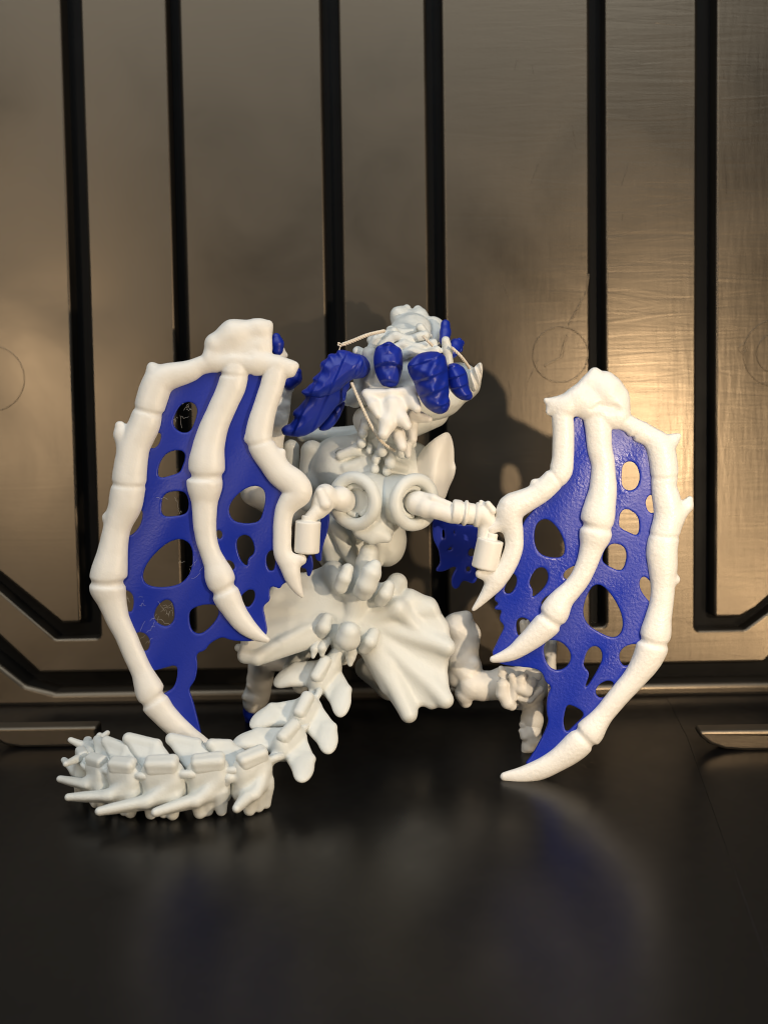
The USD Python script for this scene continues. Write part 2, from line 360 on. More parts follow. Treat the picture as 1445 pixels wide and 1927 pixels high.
for _ in range(46):
    u = rs.uniform(40, 168); v = rs.uniform(120, 300); L = rs.uniform(2, 12); a = rs.choice([rs.normal(-.1, .12), rs.normal(1.5, .2)])
    if all(not (x0 - 3 < q < x1 + 3) for x0, x1 in GR + [(140.7, 149)] for q in (u, u + L * math.cos(a))): score([(u, v), (u + L * math.cos(a), v + L * math.sin(a))], rs.uniform(.05, .12), rs.uniform(.03, .08))
# rail along the foot of the panel, and two ledges on the floor
so = Solid(h=.8, k=0.); write('foot_rail', slab(rounded(Polygon([(330, -1.5), (330, 5.2), (-150, 5.2), (-163, 9), (-177, 21), (-260, 88), (-400, 88), (-400, -1.5)]), 2.8), 4.2, -9, 2.4, wall3, 12.), PANEL, wall, 30)
def ledge(poly, y0, y1):
    V, Fc, _ = slab(rounded(poly, 1.2), 0, -(y1 - y0), 1.6, lambda x, z, d: np.stack([x, y0 - d, z], -1), 3.)
    return V, Fc, None
LP = [(Polygon([(123.5, 8.6), (124.5, 6.2), (128, 3.2), (134, .9), (142, .1), (330, .1), (330, 8.6)]), 2), (Polygon([(-118.5, 8.6), (-118.5, .1), (-150, .1), (-157, 1.5), (-161, 4.5), (-162, 6), (-330, 6), (-330, 8.6)]), 15)]
for lp, y0 in LP:
    write('ledge_lip', ledge(lp.buffer(.25), y0, y0 + 6), PANEL, floor, 30)

# ================================================================== THE FIGURE
dragon = UsdGeom.Xform.Define(stage, '/World/dragon_figurine').GetPrim()
tag(dragon, 'white skeletal winged dragon toy with blue wing membranes seen from behind', 'toy')

# ------------------------------------------------------------------ wings
class Tilt:
    def __init__(s, y0, y1, k=0., x0=0.): s.y0, s.y1, s.k, s.x0 = y0, y1, k, x0
    def __call__(s, x, y): return s.y0 + (s.y1 - s.y0) * (y - 700.) / 750. + s.k * (x - s.x0)
    vec = __call__
def smooth_path(pts, step=7.):
    q = np.array(pts, float); t = np.concatenate([[0], np.cumsum(np.hypot(*np.diff(q[:, :2], axis=0).T))])
    n = np.linspace(0, t[-1], int(t[-1] / step) + 2); q = np.stack([PchipInterpolator(t, q[:, i])(n) for i in range(3)], 1)
    for i in range(3): q[1:-1, i] = .25 * q[:-2, i] + .5 * q[1:-1, i] + .25 * q[2:, i]
    return [tuple(r) for r in q]
def build_wing(fingers, crest, holes, outline, Yf, mw, mb, noise, label, cuts=()):
    so = Solid(h=.48, sy=.78, y0=-8, k=.9); so.g = 'crest'
    for c in crest: so.chain(c, Yf=Yf, k=2.2)
    for i, (main, knobs, grooves) in enumerate(fingers):
        so.g = f'f{i}'; so.chain(smooth_path(main), Yf=Yf, k=.25)
        for kn in knobs: so.chain(kn, Yf=Yf, k=1.6)
        for gx, gy, gr, dx, dy, st in grooves:                      # joints between the bones
            w = P(gx, gy, Yf(gx, gy)); sc = SC(w); so.torus(w, (dx, 0, -dy), gr * sc + .5 * (1 - .3 * st), .5 + .75 * st, op=-1, k=1.1)
    so.g = 'crest'
    for c in cuts: so.chain([(x, y, r, Yf(x, y) - 4.4) for x, y, r in c], k=1.2, op=-1)
    parts = so.mesh(noise=noise, nscale=.35, seed=3)
    w = write('wing', parts['crest'], mw, dragon); tag(w, label)
    for i in range(len(fingers)): write('wing_finger', parts[f'f{i}'], mw, w)
    write('membrane', sheet([outline], holes, Yf, .75, relief=lambda x, y, z: 1.0 + .25 * np.sin(x * .06 + y * .03)), mb, w)
    return w

a1 = lambda p: tr(140, 580, .3322, p)
a2 = lambda p: tr(140, 1000, .3322, p)
LW = Tilt(-2, -22)
lw_crest = [[(410, 648, 23), (440, 630, 27), (488, 618, 18), (506, 610, 7)], [(404, 650, 17), (398, 672, 14)], [(504, 655, 9), (500, 622, 12)],
            [(398, 680, 20), (440, 682, 22), (480, 682, 22), (520, 688, 20)], [(525, 690, 17), (545, 690, 12), (556, 688, 6)], [(548, 702, 7), (530, 700, 14)], [(430, 655, 18), (485, 650, 18)]]
lw_f = [
    ([(398, 682, 19), (372, 690, 17), (360, 697, 20), (340, 703, 22), (318, 708, 25), (298, 718, 28), (290, 738, 29), (284, 757, 29), (281, 770, 28), (278, 776, 26), (275, 790, 29), (264, 815, 29), (253, 840, 29), (246, 878, 31), (243, 908, 32), (243, 914, 30), (240, 925, 32),
      (236, 950, 31), (226, 975, 27), (219, 998, 25), (212, 1040, 28), (207, 1070, 33), (204, 1085, 35), (202, 1092, 32), (202, 1100, 35), (209, 1125, 28), (222, 1166, 22), (238, 1199, 20), (252, 1232, 20), (266, 1262, 20), (277, 1288, 25), (283, 1304, 28),
      (286, 1313, 24), (291, 1322, 27), (305, 1340, 24), (330, 1366, 22), (365, 1393, 18), (396, 1410, 12), (406, 1415, 9)],
     [[(286, 690, 9), (291, 700, 14), (304, 714, 24)], [(226, 802, 10), (229, 818, 14), (244, 850, 22)], [(202, 974, 10), (216, 972, 20)]],
     [(280, 773, 27, -5, 18, .12), (243, 911, 31, -3, 30, .06), (202, 1094, 34, -1, 20, 1.), (288, 1315, 27, 14, 26, 1.)]),
    ([(442, 695, 26), (437, 725, 26), (428, 746, 25), (413, 779, 25), (400, 812, 27), (392, 846, 30), (389, 876, 34), (389, 890, 33), (389, 895, 29), (386, 900, 33), (385, 908, 34), (385, 945, 24), (385, 978, 22), (388, 1012, 20), (396, 1040, 19), (407, 1066, 22), (414, 1088, 28),
      (420, 1106, 25), (426, 1121, 26), (439, 1146, 22), (459, 1174, 19), (484, 1195, 12), (502, 1204, 6)], [], [(389, 895, 33, -1, 20, 1.), (421, 1108, 26, 8, 20, 1.), (443, 705, 26, -1, 10, .0)]),
    ([(519, 698, 22), (511, 730, 22), (500, 763, 22), (491, 796, 24), (487, 820, 25), (494, 842, 25), (511, 868, 25), (530, 893, 26), (553, 910, 27), (563, 925, 26), (548, 942, 22), (536, 960, 18), (531, 995, 17), (531, 1035, 17), (545, 1066, 18), (554, 1096, 13), (568, 1122, 4)],
     [[(466, 826, 6), (486, 826, 18)], [(531, 851, 7), (520, 868, 16)], [(566, 1053, 11), (545, 1058, 14)]], [(489, 832, 25, 5, 20, .1)]),
]
lw_out = [(420, 690), (372, 700), (300, 730), (280, 800), (255, 860), (245, 930), (222, 1000), (210, 1080), (215, 1120), (245, 1200), (275, 1262), (291, 1262), (312, 1256), (334, 1250), (334, 1270), (331, 1285), (324, 1297), (312, 1303), (300, 1310), (300, 1330), (340, 1375), (380, 1396),
          (379, 1380), (372, 1352), (364, 1320), (355, 1297), (362, 1288), (369, 1276), (372, 1252), (369, 1229), (387, 1224), (392, 1214), (402, 1206), (419, 1198), (430, 1203), (445, 1206), (472, 1207), (498, 1200), (504, 1189), (500, 1166), (495, 1143), (500, 1136), (509, 1130), (507, 1115), (509, 1103), (518, 1104), (528, 1109), (531, 1099), (540, 1096),
          (552, 1080), (545, 1040), (532, 1000), (540, 940), (530, 900), (495, 850), (480, 800), (500, 740), (515, 690)]
lw_holes = [a1(h) for h in (
    [(556, 660), (565, 610), (600, 545), (650, 525), (690, 545), (700, 590), (670, 680), (640, 708), (590, 700)], [(470, 950), (480, 880), (520, 820), (580, 800), (625, 810), (630, 850), (610, 900), (600, 930), (540, 950), (490, 962)],
    [(490, 1180), (495, 1080), (520, 1045), (580, 1032), (630, 1040), (650, 1090), (645, 1150), (620, 1170), (560, 1180)], [(870, 1150), (890, 1090), (950, 1030), (1020, 1000), (1075, 1020), (1085, 1080), (1070, 1150), (1050, 1210), (980, 1222), (900, 1210)],
    [(495, 690), (490, 750), (470, 785), (430, 800), (400, 740)], [(385, 1125), (390, 1180), (365, 1250), (300, 1305), (250, 1200)], [(800, 1250), (838, 1260), (840, 1295), (812, 1320)])] + \
   [a2(h) for h in ([(385, 260), (400, 200), (450, 130), (530, 60), (600, 38), (650, 60), (672, 110), (670, 190), (650, 250), (600, 300), (520, 318), (440, 315), (400, 295)],
    [(455, 460), (470, 420), (520, 380), (555, 395), (570, 450), (565, 510), (520, 545), (470, 520), (450, 490)], [(648, 480), (660, 440), (720, 415), (800, 410), (825, 450), (800, 510), (740, 570), (700, 585), (660, 560)],
    [(915, 60), (940, 20), (990, 18), (1020, 70), (1020, 130), (980, 150), (985, 200), (960, 190), (930, 140)], [(1085, 150), (1100, 110), (1135, 100), (1140, 180), (1130, 220), (1110, 230), (1090, 200)],
    [(840, 165), (890, 160), (915, 200), (895, 225), (850, 220)], [(935, 375), (980, 330), (1015, 325), (1028, 360), (1010, 410), (975, 440)], [(270, 320), (330, 345), (340, 400), (325, 470), (260, 430)], [(345, 570), (400, 570), (435, 620), (420, 670), (395, 685), (330, 620)])]
wing_l = build_wing(lw_f, lw_crest, lw_holes, lw_out, LW, WHITE, BLUE, .10, 'smoother left wing, its long outer finger reaching down to the curled tail',
                    [[(412, 668, 4), (440, 661, 6), (470, 666, 6), (500, 660, 4)], [(496, 636, 8), (508, 645, 8)]])

r7 = lambda p: tr(820, 680, .36, p)
r8 = lambda p: tr(820, 1060, .36, p)
RW = Tilt(-1, -19)
rw_crest = [[(1119, 702, 11), (1116, 718, 17), (1140, 738, 30), (1158, 762, 25), (1166, 780, 20)], [(1140, 715, 16), (1165, 745, 17)], [(1027, 753, 5), (1045, 762, 13), (1065, 764, 22), (1090, 752, 24), (1112, 765, 26), (1135, 782, 22), (1160, 788, 20)], [(1033, 775, 6), (1055, 775, 18)], [(1105, 728, 18), (1090, 752, 22)]]
rw_f = [
    ([(1150, 786, 18), (1172, 792, 17), (1190, 802, 16), (1200, 810, 20), (1223, 822, 19), (1240, 838, 25), (1247, 862, 26), (1250, 892, 26), (1250, 899, 25), (1249, 914, 23), (1254, 940, 26), (1258, 968, 27), (1251, 1004, 28), (1245, 1038, 29), (1247, 1069, 27), (1247, 1105, 22),
      (1245, 1132, 22), (1238, 1168, 25), (1233, 1196, 29), (1231, 1206, 27), (1228, 1216, 30), (1216, 1244, 27), (1194, 1276, 22), (1166, 1308, 20), (1138, 1342, 19), (1117, 1368, 24), (1108, 1380, 28), (1099, 1389, 25), (1088, 1400, 27), (1050, 1430, 22), (1007, 1452, 19), (971, 1461, 14), (950, 1462, 9)],
     [[(1277, 820, 5), (1266, 828, 11), (1246, 842, 22)], [(1210, 800, 5), (1196, 810, 14)], [(1298, 939, 6), (1292, 952, 11), (1268, 972, 22)], [(1271, 1091, 9), (1252, 1093, 18)]],
     [(1250, 897, 26, 1, 20, .1), (1249, 1006, 28, -2, 20, .0), (1231, 1207, 29, -3, 15, .9), (1100, 1388, 26, -12, 12, .9), (1200, 806, 19, 14, 9, .1)]),
    ([(1122, 788, 24), (1126, 810, 24), (1128, 842, 23), (1135, 878, 22), (1135, 914, 25), (1129, 950, 29), (1124, 976, 32), (1123, 986, 30), (1123, 991, 27), (1122, 997, 31), (1121, 1003, 31), (1116, 1022, 24), (1106, 1056, 20), (1094, 1084, 19), (1080, 1104, 19), (1054, 1132, 23), (1043, 1153, 28), (1037, 1164, 25), (1032, 1172, 26), (1024, 1180, 25),
      (994, 1207, 20), (958, 1232, 13), (928, 1241, 7)], [], [(1124, 991, 31, -3, 18, 1.), (1036, 1166, 26, -9, 14, .9)]),
    ([(1058, 780, 20), (1060, 824, 20), (1059, 860, 20), (1056, 884, 22), (1036, 908, 21), (1008, 932, 21), (980, 946, 24), (962, 956, 27), (958, 972, 25), (965, 998, 19), (968, 1022, 17), (959, 1055, 17), (936, 1090, 18), (914, 1120, 11), (891, 1147, 4)],
     [[(1005, 908, 7), (1018, 922, 18)], [(903, 1080, 9), (925, 1085, 14)], [(924, 995, 10), (945, 985, 14)]], [(1046, 900, 21, -18, 14, .1)]),
]
rw_out = r7([(740, 270), (880, 290), (960, 350), (1060, 400), (1150, 500), (1180, 650), (1170, 900), (1160, 1150)]) + r8([(1150, 200), (1120, 400), (1000, 620), (860, 830), (760, 960), (620, 1030), (450, 1062), (500, 1010), (560, 900), (590, 830), (578, 780), (580, 700), (606, 642), (572, 622), (560, 580), (540, 558), (500, 545), (380, 535), (320, 520),
          (290, 470), (310, 435), (330, 390), (358, 340), (352, 315), (330, 300), (336, 270), (348, 240), (322, 243), (295, 240), (312, 225), (330, 213), (318, 200), (300, 190), (330, 120), (400, 40)]) + r7([(440, 1000), (430, 900), (480, 800), (640, 650), (700, 500), (680, 350)])
rw_out += []
rw_gap = [r8([(690, 728), (675, 765), (664, 830), (680, 893), (720, 850), (792, 786)])]
rw_holes = [r7(h) for h in ([(970, 560), (985, 525), (1030, 520), (1060, 560), (1068, 620), (1045, 670), (1000, 678), (968, 650)], [(955, 850), (960, 790), (990, 765), (1040, 790), (1065, 830), (1060, 915), (1020, 900), (960, 870)],
    [(865, 1040), (880, 980), (920, 948), (980, 960), (1000, 1010), (985, 1080), (960, 1098), (890, 1065)], [(510, 940), (520, 850), (560, 820), (600, 830), (650, 890), (675, 960), (670, 1020), (620, 1030), (540, 1010)], [(1095, 720), (1130, 680), (1150, 800), (1110, 790), (1095, 750)])] + \
   [r8(h) for h in ([(485, 110), (500, 60), (530, 20), (570, 20), (590, 60), (580, 110), (545, 150), (495, 190), (512, 140)], [(350, 150), (380, 80), (400, 45), (425, 70), (420, 120), (390, 165)], [(660, 80), (670, 40), (720, 10), (760, 10), (720, 90)],
    [(765, 260), (780, 180), (820, 110), (870, 110), (930, 180), (970, 260), (980, 330), (960, 380), (920, 392), (850, 360), (790, 320)], [(770, 520), (790, 450), (830, 425), (865, 450), (872, 500), (850, 550), (815, 610), (785, 655), (775, 648), (800, 590), (800, 565), (775, 545)],
    [(590, 545), (560, 470), (570, 400), (640, 400), (690, 440), (710, 490), (690, 540), (640, 565)], [(955, 470), (985, 430), (1060, 415), (1070, 480), (990, 550), (960, 510)], [(830, 670), (850, 630), (900, 608), (940, 625), (880, 710), (845, 700)], [(1065, 80), (1090, 60), (1150, 130), (1140, 230), (1080, 160), (1062, 120)],
    [(545, 205), (580, 165), (640, 160), (610, 200), (550, 225)], [(415, 310), (440, 275), (500, 300), (490, 370), (430, 395)])] + rw_gap
wing_r = build_wing(rw_f, rw_crest, rw_holes, rw_out, RW, WHITE_R, BLUE_R_LIT, .09, 'coarser right wing, brightly lit, its outer finger tip resting on the floor',
                    [[(1112, 772, 3), (1130, 763, 5), (1158, 768, 6), (1184, 782, 4)], [(1108, 724, 6), (1122, 712, 5)]])

# ------------------------------------------------------------------ torso with two shoulder sockets
t = Solid(h=.5, k=2.)
t.blob(700, 905, 34, 95, 22, 95); t.blob(640, 880, 32, 60, 16, 60); t.blob(765, 890, 32, 60, 16, 62)
t.chain([(548, 842, 15), (546, 905, 17)], 36, k=.6); t.chain([(588, 850, 22), (582, 940, 24)], 30, k=.6); t.chain([(622, 850, 14), (630, 900, 18)], 30, k=.8)
t.chain([(570, 820, 12), (680, 815, 16)], 44, k=1.2)
for y, x0, x1 in ((845, 640, 700), (868, 650, 730), (872, 700, 760)): t.chain([(x0, y + 12, 9), ((x0 + x1) / 2, y, 11), (x1, y + 10, 8)], 17, k=1.2)
t.chain([(700, 850, 30, 30), (640, 868, 26, 26), (600, 905, 24, 26)], k=1.2); t.chain([(735, 862, 30, 30), (790, 880, 26, 24)], k=1.2)
t.chain([(612, 872, 4), (640, 852, 5), (668, 846, 5), (692, 856, 3)], 20.5, k=.8, op=-1); t.chain([(640, 898, 3), (660, 880, 5), (690, 874, 4)], 17.5, k=.8, op=-1);
t.blob(725, 1015, 26, 40, 12, 52); t.blob(640, 1020, 28, 50, 14, 60)
t.chain([(628, 985, 15), (650, 1030, 15), (668, 1062, 11)], 14, k=1.); t.chain([(606, 985, 16), (625, 1050, 15)], 17, k=1.); t.chain([(715, 1020, 12), (714, 1058, 9)], 16, k=1.)
SOCK = [((664, 943), unit((-.48, -.87, .08)), 57), ((783, 946), unit((.55, -.83, .05)), 56)]
for (x, y), ax, R in SOCK:
    c = P(x, y, .5); s = SC(c)
    t.cyl(c + ax * -16, c + ax * -.5, (R - 7) * s, 1.0, k=.8); t.torus(c + ax * -1.2, ax, (R - 13) * s, 12.5 * s, k=.8)
t.chain([(722, 950, 11), (716, 990, 12)], 4, k=1.); t.chain([(728, 985, 10), (724, 1006, 12)], 6, k=1.)
t.blob(703, 996, 8, 40, 9, 26, k=1.2); t.blob(705, 1030, -4, 60, 12, 10, op=-1, k=1.); t.chain([(675, 1000, 10), (700, 1012, 11), (728, 1012, 10)], 2, k=1.5)
for (x, y), ax, R in SOCK:
    c = P(x, y, .5); s = SC(c); t.cyl(c + ax * -5, c + ax * 8, (R - 24) * s, .5, k=.5, op=-1)
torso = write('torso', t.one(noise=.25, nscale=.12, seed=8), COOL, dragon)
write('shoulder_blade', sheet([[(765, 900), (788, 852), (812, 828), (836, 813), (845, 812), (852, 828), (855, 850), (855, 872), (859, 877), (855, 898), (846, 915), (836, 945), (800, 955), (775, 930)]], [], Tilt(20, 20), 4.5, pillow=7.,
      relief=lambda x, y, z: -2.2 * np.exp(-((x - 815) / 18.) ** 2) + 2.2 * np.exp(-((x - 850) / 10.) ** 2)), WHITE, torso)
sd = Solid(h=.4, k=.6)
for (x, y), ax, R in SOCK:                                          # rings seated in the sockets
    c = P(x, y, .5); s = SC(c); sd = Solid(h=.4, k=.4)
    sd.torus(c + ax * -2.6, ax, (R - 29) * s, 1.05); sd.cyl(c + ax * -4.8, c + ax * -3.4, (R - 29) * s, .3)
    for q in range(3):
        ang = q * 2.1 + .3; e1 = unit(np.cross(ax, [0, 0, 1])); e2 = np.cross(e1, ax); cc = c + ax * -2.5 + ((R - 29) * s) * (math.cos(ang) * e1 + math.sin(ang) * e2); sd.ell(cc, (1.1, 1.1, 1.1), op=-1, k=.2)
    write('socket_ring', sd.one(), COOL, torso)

# arms: ball, neck, lug and hinge pin
a = Solid(h=.42, k=1.1)
a.chain([(648, 942, 23, 5), (640, 938, 22, 0), (622, 938, 17, -3), (608, 938, 18, -4)]); a.chain([(612, 930, 20, -4), (606, 950, 20, -5), (600, 962, 15, -6)], k=1.); a.chain([(596, 962, 13, -7), (584, 975, 12, -8)], k=.8)
a.chain([(604, 925, 9, -7), (612, 948, 12, -8)], k=.6)
arm_l = write('arm', a.one(), WHITE, dragon)
p = Solid(h=.4, k=.5); w0, w1 = P(580, 980, -8), P(577, 1040, -9); p.cyl(w0, w1, 24 * SC(w0), .6); p.cyl(w0 + unit(w0 - w1) * 2, w1, 13 * SC(w0), .5)
write('hinge_pin', p.one(), WHITE, arm_l)
r4 = lambda q: tr(520, 860, .2907, q)
write('arm_membrane', sheet([r4([(350, 350), (335, 480), (305, 560), (292, 640), (297, 672), (275, 680), (245, 650), (262, 560), (280, 430), (300, 350)]), r4([(225, 620), (242, 700), (232, 740), (215, 782), (197, 772), (195, 715), (162, 724), (153, 710), (185, 690), (205, 640)])], [], Tilt(4, 4), .7), BLUE, arm_l)
a = Solid(h=.42, k=.9)
a.chain([(776, 945, 20, 5), (785, 947, 22, 1), (802, 955, 19, -2), (820, 960, 16, -4), (848, 968, 17, -5)]); a.chain([(790, 932, 8, 0), (815, 938, 8, -3), (845, 950, 7, -5)], k=.8)
for x0, x1, r_, rd in ((850, 868, 23, .7), (868, 892, 20, .4), (872, 879, 25, .8), (893, 902, 24, .8), (900, 922, 21, 1.2)):
    w0, w1 = P(x0, 962 + (x0 - 850) * .13, -5), P(x1, 962 + (x1 - 850) * .13, -5); a.cyl(w0, w1, r_ * SC(w0), rd, k=.35)
a.chain([(908, 968, 20, -6), (920, 982, 17, -6)], k=.6); a.chain([(918, 948, 6, -8), (926, 960, 8, -8)], k=.4); a.chain([(905, 944, 4, -6), (912, 950, 6, -6)], k=.4)
a.chain([(912, 955, 7, -7), (924, 962, 9, -7)], k=.6); a.chain([(915, 990, 16, -6), (912, 1010, 14, -7)], k=.6)
arm_r = write('arm', a.one(noise=.08), WHITE, dragon)
p = Solid(h=.4, k=.5); w0, w1 = P(923, 1015, -8), P(911, 1070, -9); p.cyl(w0, w1, 25 * SC(w0), .6); p.cyl(w0 + unit(w0 - w1) * 2.5, w1, 12 * SC(w0), .5)
write('hinge_pin', p.one(), WHITE, arm_r)
write('arm_membrane', sheet([r4([(1010, 380), (1130, 410), (1180, 440), (1300, 440), (1330, 520), (1300, 600), (1280, 690), (1305, 770), (1290, 810), (1265, 822), (1230, 800), (1200, 800), (1185, 840), (1160, 858), (1135, 840), (1130, 790), (1150, 740), (1172, 712), (1150, 705), (1090, 738), (1060, 742), (1020, 738), (1045, 710), (1062, 680), (1055, 640), (1050, 600), (1020, 545), (1008, 500)])],
      [r4(h) for h in ([(1070, 465), (1085, 450), (1092, 500), (1088, 548), (1075, 530)], [(1145, 460), (1160, 470), (1155, 520), (1143, 505)], [(1095, 600), (1120, 590), (1130, 568), (1142, 575), (1135, 600), (1110, 612)], [(1165, 640), (1172, 615), (1186, 612), (1182, 632)], [(1238, 640), (1245, 595), (1275, 585), (1290, 610), (1270, 650)], [(1225, 735), (1230, 705), (1255, 702), (1258, 735), (1240, 750)])], Tilt(12, 12), .8), BLUE, arm_r)

# ------------------------------------------------------------------ pelvis and spine
z5 = lambda x, y: (420 + .3322 * x, 1020 + .3322 * y)
v = Solid(h=.5, k=1.6)
v.chain([(694, 1040, 18), (690, 1062, 20), (684, 1095, 26), (672, 1140, 24), (660, 1180, 28), (652, 1205, 30), (645, 1232, 20)], 6)
v.chain([(627, 1078, 23, 12), (640, 1098, 20, 9), (660, 1110, 18, 6)]); v.chain([(747, 1098, 20, 12), (735, 1112, 18, 8), (705, 1115, 16, 6)])
def fan(hub, rim, r_h, r_r, k=2.6):
    hubp = P(*hub)
    for b, c in zip(rim, rim[1:]): v.tri(hubp, P(*b[:3]), P(*c[:3]), r_h, b[3] if len(b) > 3 else r_r, c[3] if len(c) > 3 else r_r, k)
fan((660, 1150, 8), [(602, 1080, 14), (560, 1092, 12), (520, 1112, 9), (492, 1150, 4), (470, 1195, -1), (462, 1234, -5)], 3.2, 2.2)
fan((640, 1185, 6), [(470, 1195, -1), (462, 1234, -5), (484, 1240, -6), (530, 1212, -3), (575, 1185, 0)], 2.6, 2.1)
v.chain([(460, 1232, 12, -6), (484, 1238, 13, -7), (530, 1208, 8, -4), (580, 1182, 7, 0), (625, 1172, 8, 4)], k=1.); v.chain([(449, 1219, 8, 0), (470, 1222, 9, 0)], k=.8)
v.chain([(575, 1185, 7, 2), (610, 1196, 8, 4)], k=1.); v.chain([(600, 1205, 16, 10), (560, 1240, 14, 12), (552, 1262, 18, 14), (566, 1290, 16, 14)], k=2.5)
fan((672, 1165, 7), [(715, 1128, 7), (749, 1142, 4, 2.6), (775, 1130, 7), (812, 1146, 6), (832, 1180, 5), (842, 1219, 0, 2.2), (830, 1248, 2), (838, 1318, -5, 2.), (812, 1322, -3), (786, 1314, -2), (769, 1345, -7, 2.2), (728, 1294, -1), (700, 1250, 3)], 3.6, 2.1)
v.chain([(772, 1122, 14, 9), (806, 1138, 13, 8), (828, 1172, 10, 7)], k=2.)
for q in ([(688, 1190, 10, 4), (732, 1250, 7, 0), (769, 1345, 11, -8)], [(790, 1255, 5, 1), (838, 1318, 11, -6)], [(700, 1162, 9, 5), (748, 1145, 11, 2), (795, 1192, 7, 3), (842, 1219, 9, -1)]): v.chain(q, k=3.2)
v.chain([(690, 1258, 22, 18), (735, 1290, 26, 22), (790, 1285, 24, 24)], k=2.5); v.chain([(700, 1240, 14, 10), (745, 1262, 14, 14)], k=2.)
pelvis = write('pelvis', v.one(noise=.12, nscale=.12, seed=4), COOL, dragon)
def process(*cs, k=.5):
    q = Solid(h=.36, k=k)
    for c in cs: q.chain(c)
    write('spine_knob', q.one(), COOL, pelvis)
process([(705, 1066, 13, -4), (699, 1078, 19, -5), (690, 1100, 20, -5), (684, 1112, 19, -3)]); process([(654, 1072, 12, -1), (648, 1088, 14, -2), (641, 1104, 14, -1)])
process([(731, 1104, 12, -1), (725, 1118, 14, -3), (717, 1130, 13, -1)]); process([(658, 1190, 19, -7), (655, 1202, 22, -6), (658, 1188, 22, 2)], k=1.5)
process([(615, 1164, 11, 0), (609, 1180, 14, -2), (606, 1190, 12, 0)]); process([(704, 1192, 11, 0), (697, 1208, 13, -3), (686, 1220, 12, -1)])
process([(600, 1205, 9, 1), (592, 1222, 8, -2), (589, 1236, 4, -3)]); process([(663, 1222, 12, 1), (660, 1238, 9, -2), (659, 1250, 5, -3)]); process([(614, 1205, 10, 1), (606, 1220, 9, -2), (606, 1232, 5, -2)])

# ------------------------------------------------------------------ legs
r9 = lambda p: tr(820, 1140, .1661, p)
g = Solid(h=.45, k=1.6)
def rl(pts, Y, k=None): g.chain([(a, b, c * .1661, Y) for (a, b, _), c in zip(r9(pts), [q[2] for q in pts])], k=k)
rl([(330, 140, 75), (260, 240, 170), (330, 330, 165), (290, 470, 180), (290, 620, 190)], 14, 2.); rl([(360, 110, 45), (330, 180, 90)], 14); rl([(440, 320, 60), (380, 420, 110)], 12)
rl([(290, 620, 180), (330, 720, 180), (250, 800, 140)], 12, 2.); rl([(420, 660, 80), (360, 760, 120)], 8, 1.2)
rl([(400, 900, 160), (330, 1000, 110), (340, 1090, 70)], 8, 1.); rl([(420, 900, 165), (520, 910, 165), (700, 900, 170)], 8, 1.)
rl([(760, 820, 130), (860, 900, 200), (960, 960, 210), (1090, 920, 180)], 8, 1.5); rl([(980, 760, 100), (1120, 820, 120), (1190, 960, 90)], 10, 1.2)
rl([(1090, 1040, 120), (1100, 1170, 110), (1090, 1290, 125), (1080, 1370, 120)], 7, 1.); rl([(980, 1350, 40), (1010, 1390, 50)], 5, .8)
wr = [([(740, 720, 40), (780, 800, 45), (730, 780, 35)], 0), ([(760, 900, 75), (760, 1000, 80), (820, 1090, 85), (860, 1130, 60)], -2), ([(860, 800, 40), (890, 900, 45), (880, 1050, 45)], -3), ([(1000, 790, 35), (960, 850, 60), (960, 930, 75), (1030, 960, 75), (1080, 880, 70)], -3), ([(960, 1040, 50), (1060, 1060, 50), (1180, 950, 45)], -2), ([(1050, 780, 60), (1140, 800, 60)], 0)]
for q, Y in wr: rl(q, Y, .5)
leg_r = write('hind_leg', g.one(noise=.15, nscale=.2, seed=2), WHITE, dragon)
g = Solid(h=.42, k=.8); rl([(1080, 1430, 115), (1090, 1500, 100), (1050, 1590, 80), (1010, 1640, 42)], 5); rl([(970, 1420, 35), (1010, 1460, 70)], 4)
write('claw', g.one(), WHITE, leg_r)
g = Solid(h=.45, k=.8); rl([(1250, 400, 70), (1270, 520, 60), (1310, 620, 45)], 16); rl([(1330, 420, 45), (1330, 560, 35)], 14, .5); rl([(990, 200, 45), (1010, 290, 55)], 16); rl([(1040, 180, 25), (1050, 260, 40)], 13, .5); rl([(1010, 290, 55), (1150, 400, 70), (1270, 450, 60)], 22); rl([(1310, 600, 50), (1280, 800, 90), (1180, 900, 90)], 14)
write('toe', g.one(), WHITE, leg_r)
g = Solid(h=.45, k=1.)
g.chain([(540, 1240, 24, 24), (505, 1235, 28, 30), (493, 1255, 25, 33), (489, 1280, 24, 35), (486, 1300, 23, 36), (482, 1312, 24, 36), (479, 1322, 22, 36)]); g.chain([(470, 1290, 7, 32), (478, 1292, 14, 33)], k=.6); g.chain([(463, 1312, 8, 33), (478, 1314, 15, 33)], k=.6)
leg_l = write('hind_leg', g.one(noise=.12, nscale=.2), WHITE, dragon)
g = Solid(h=.45, k=.8); g.chain([(480, 1326, 22, 37), (478, 1340, 20, 38), (474, 1352, 13, 40)]); write('claw', g.one(), BLUE, leg_l)
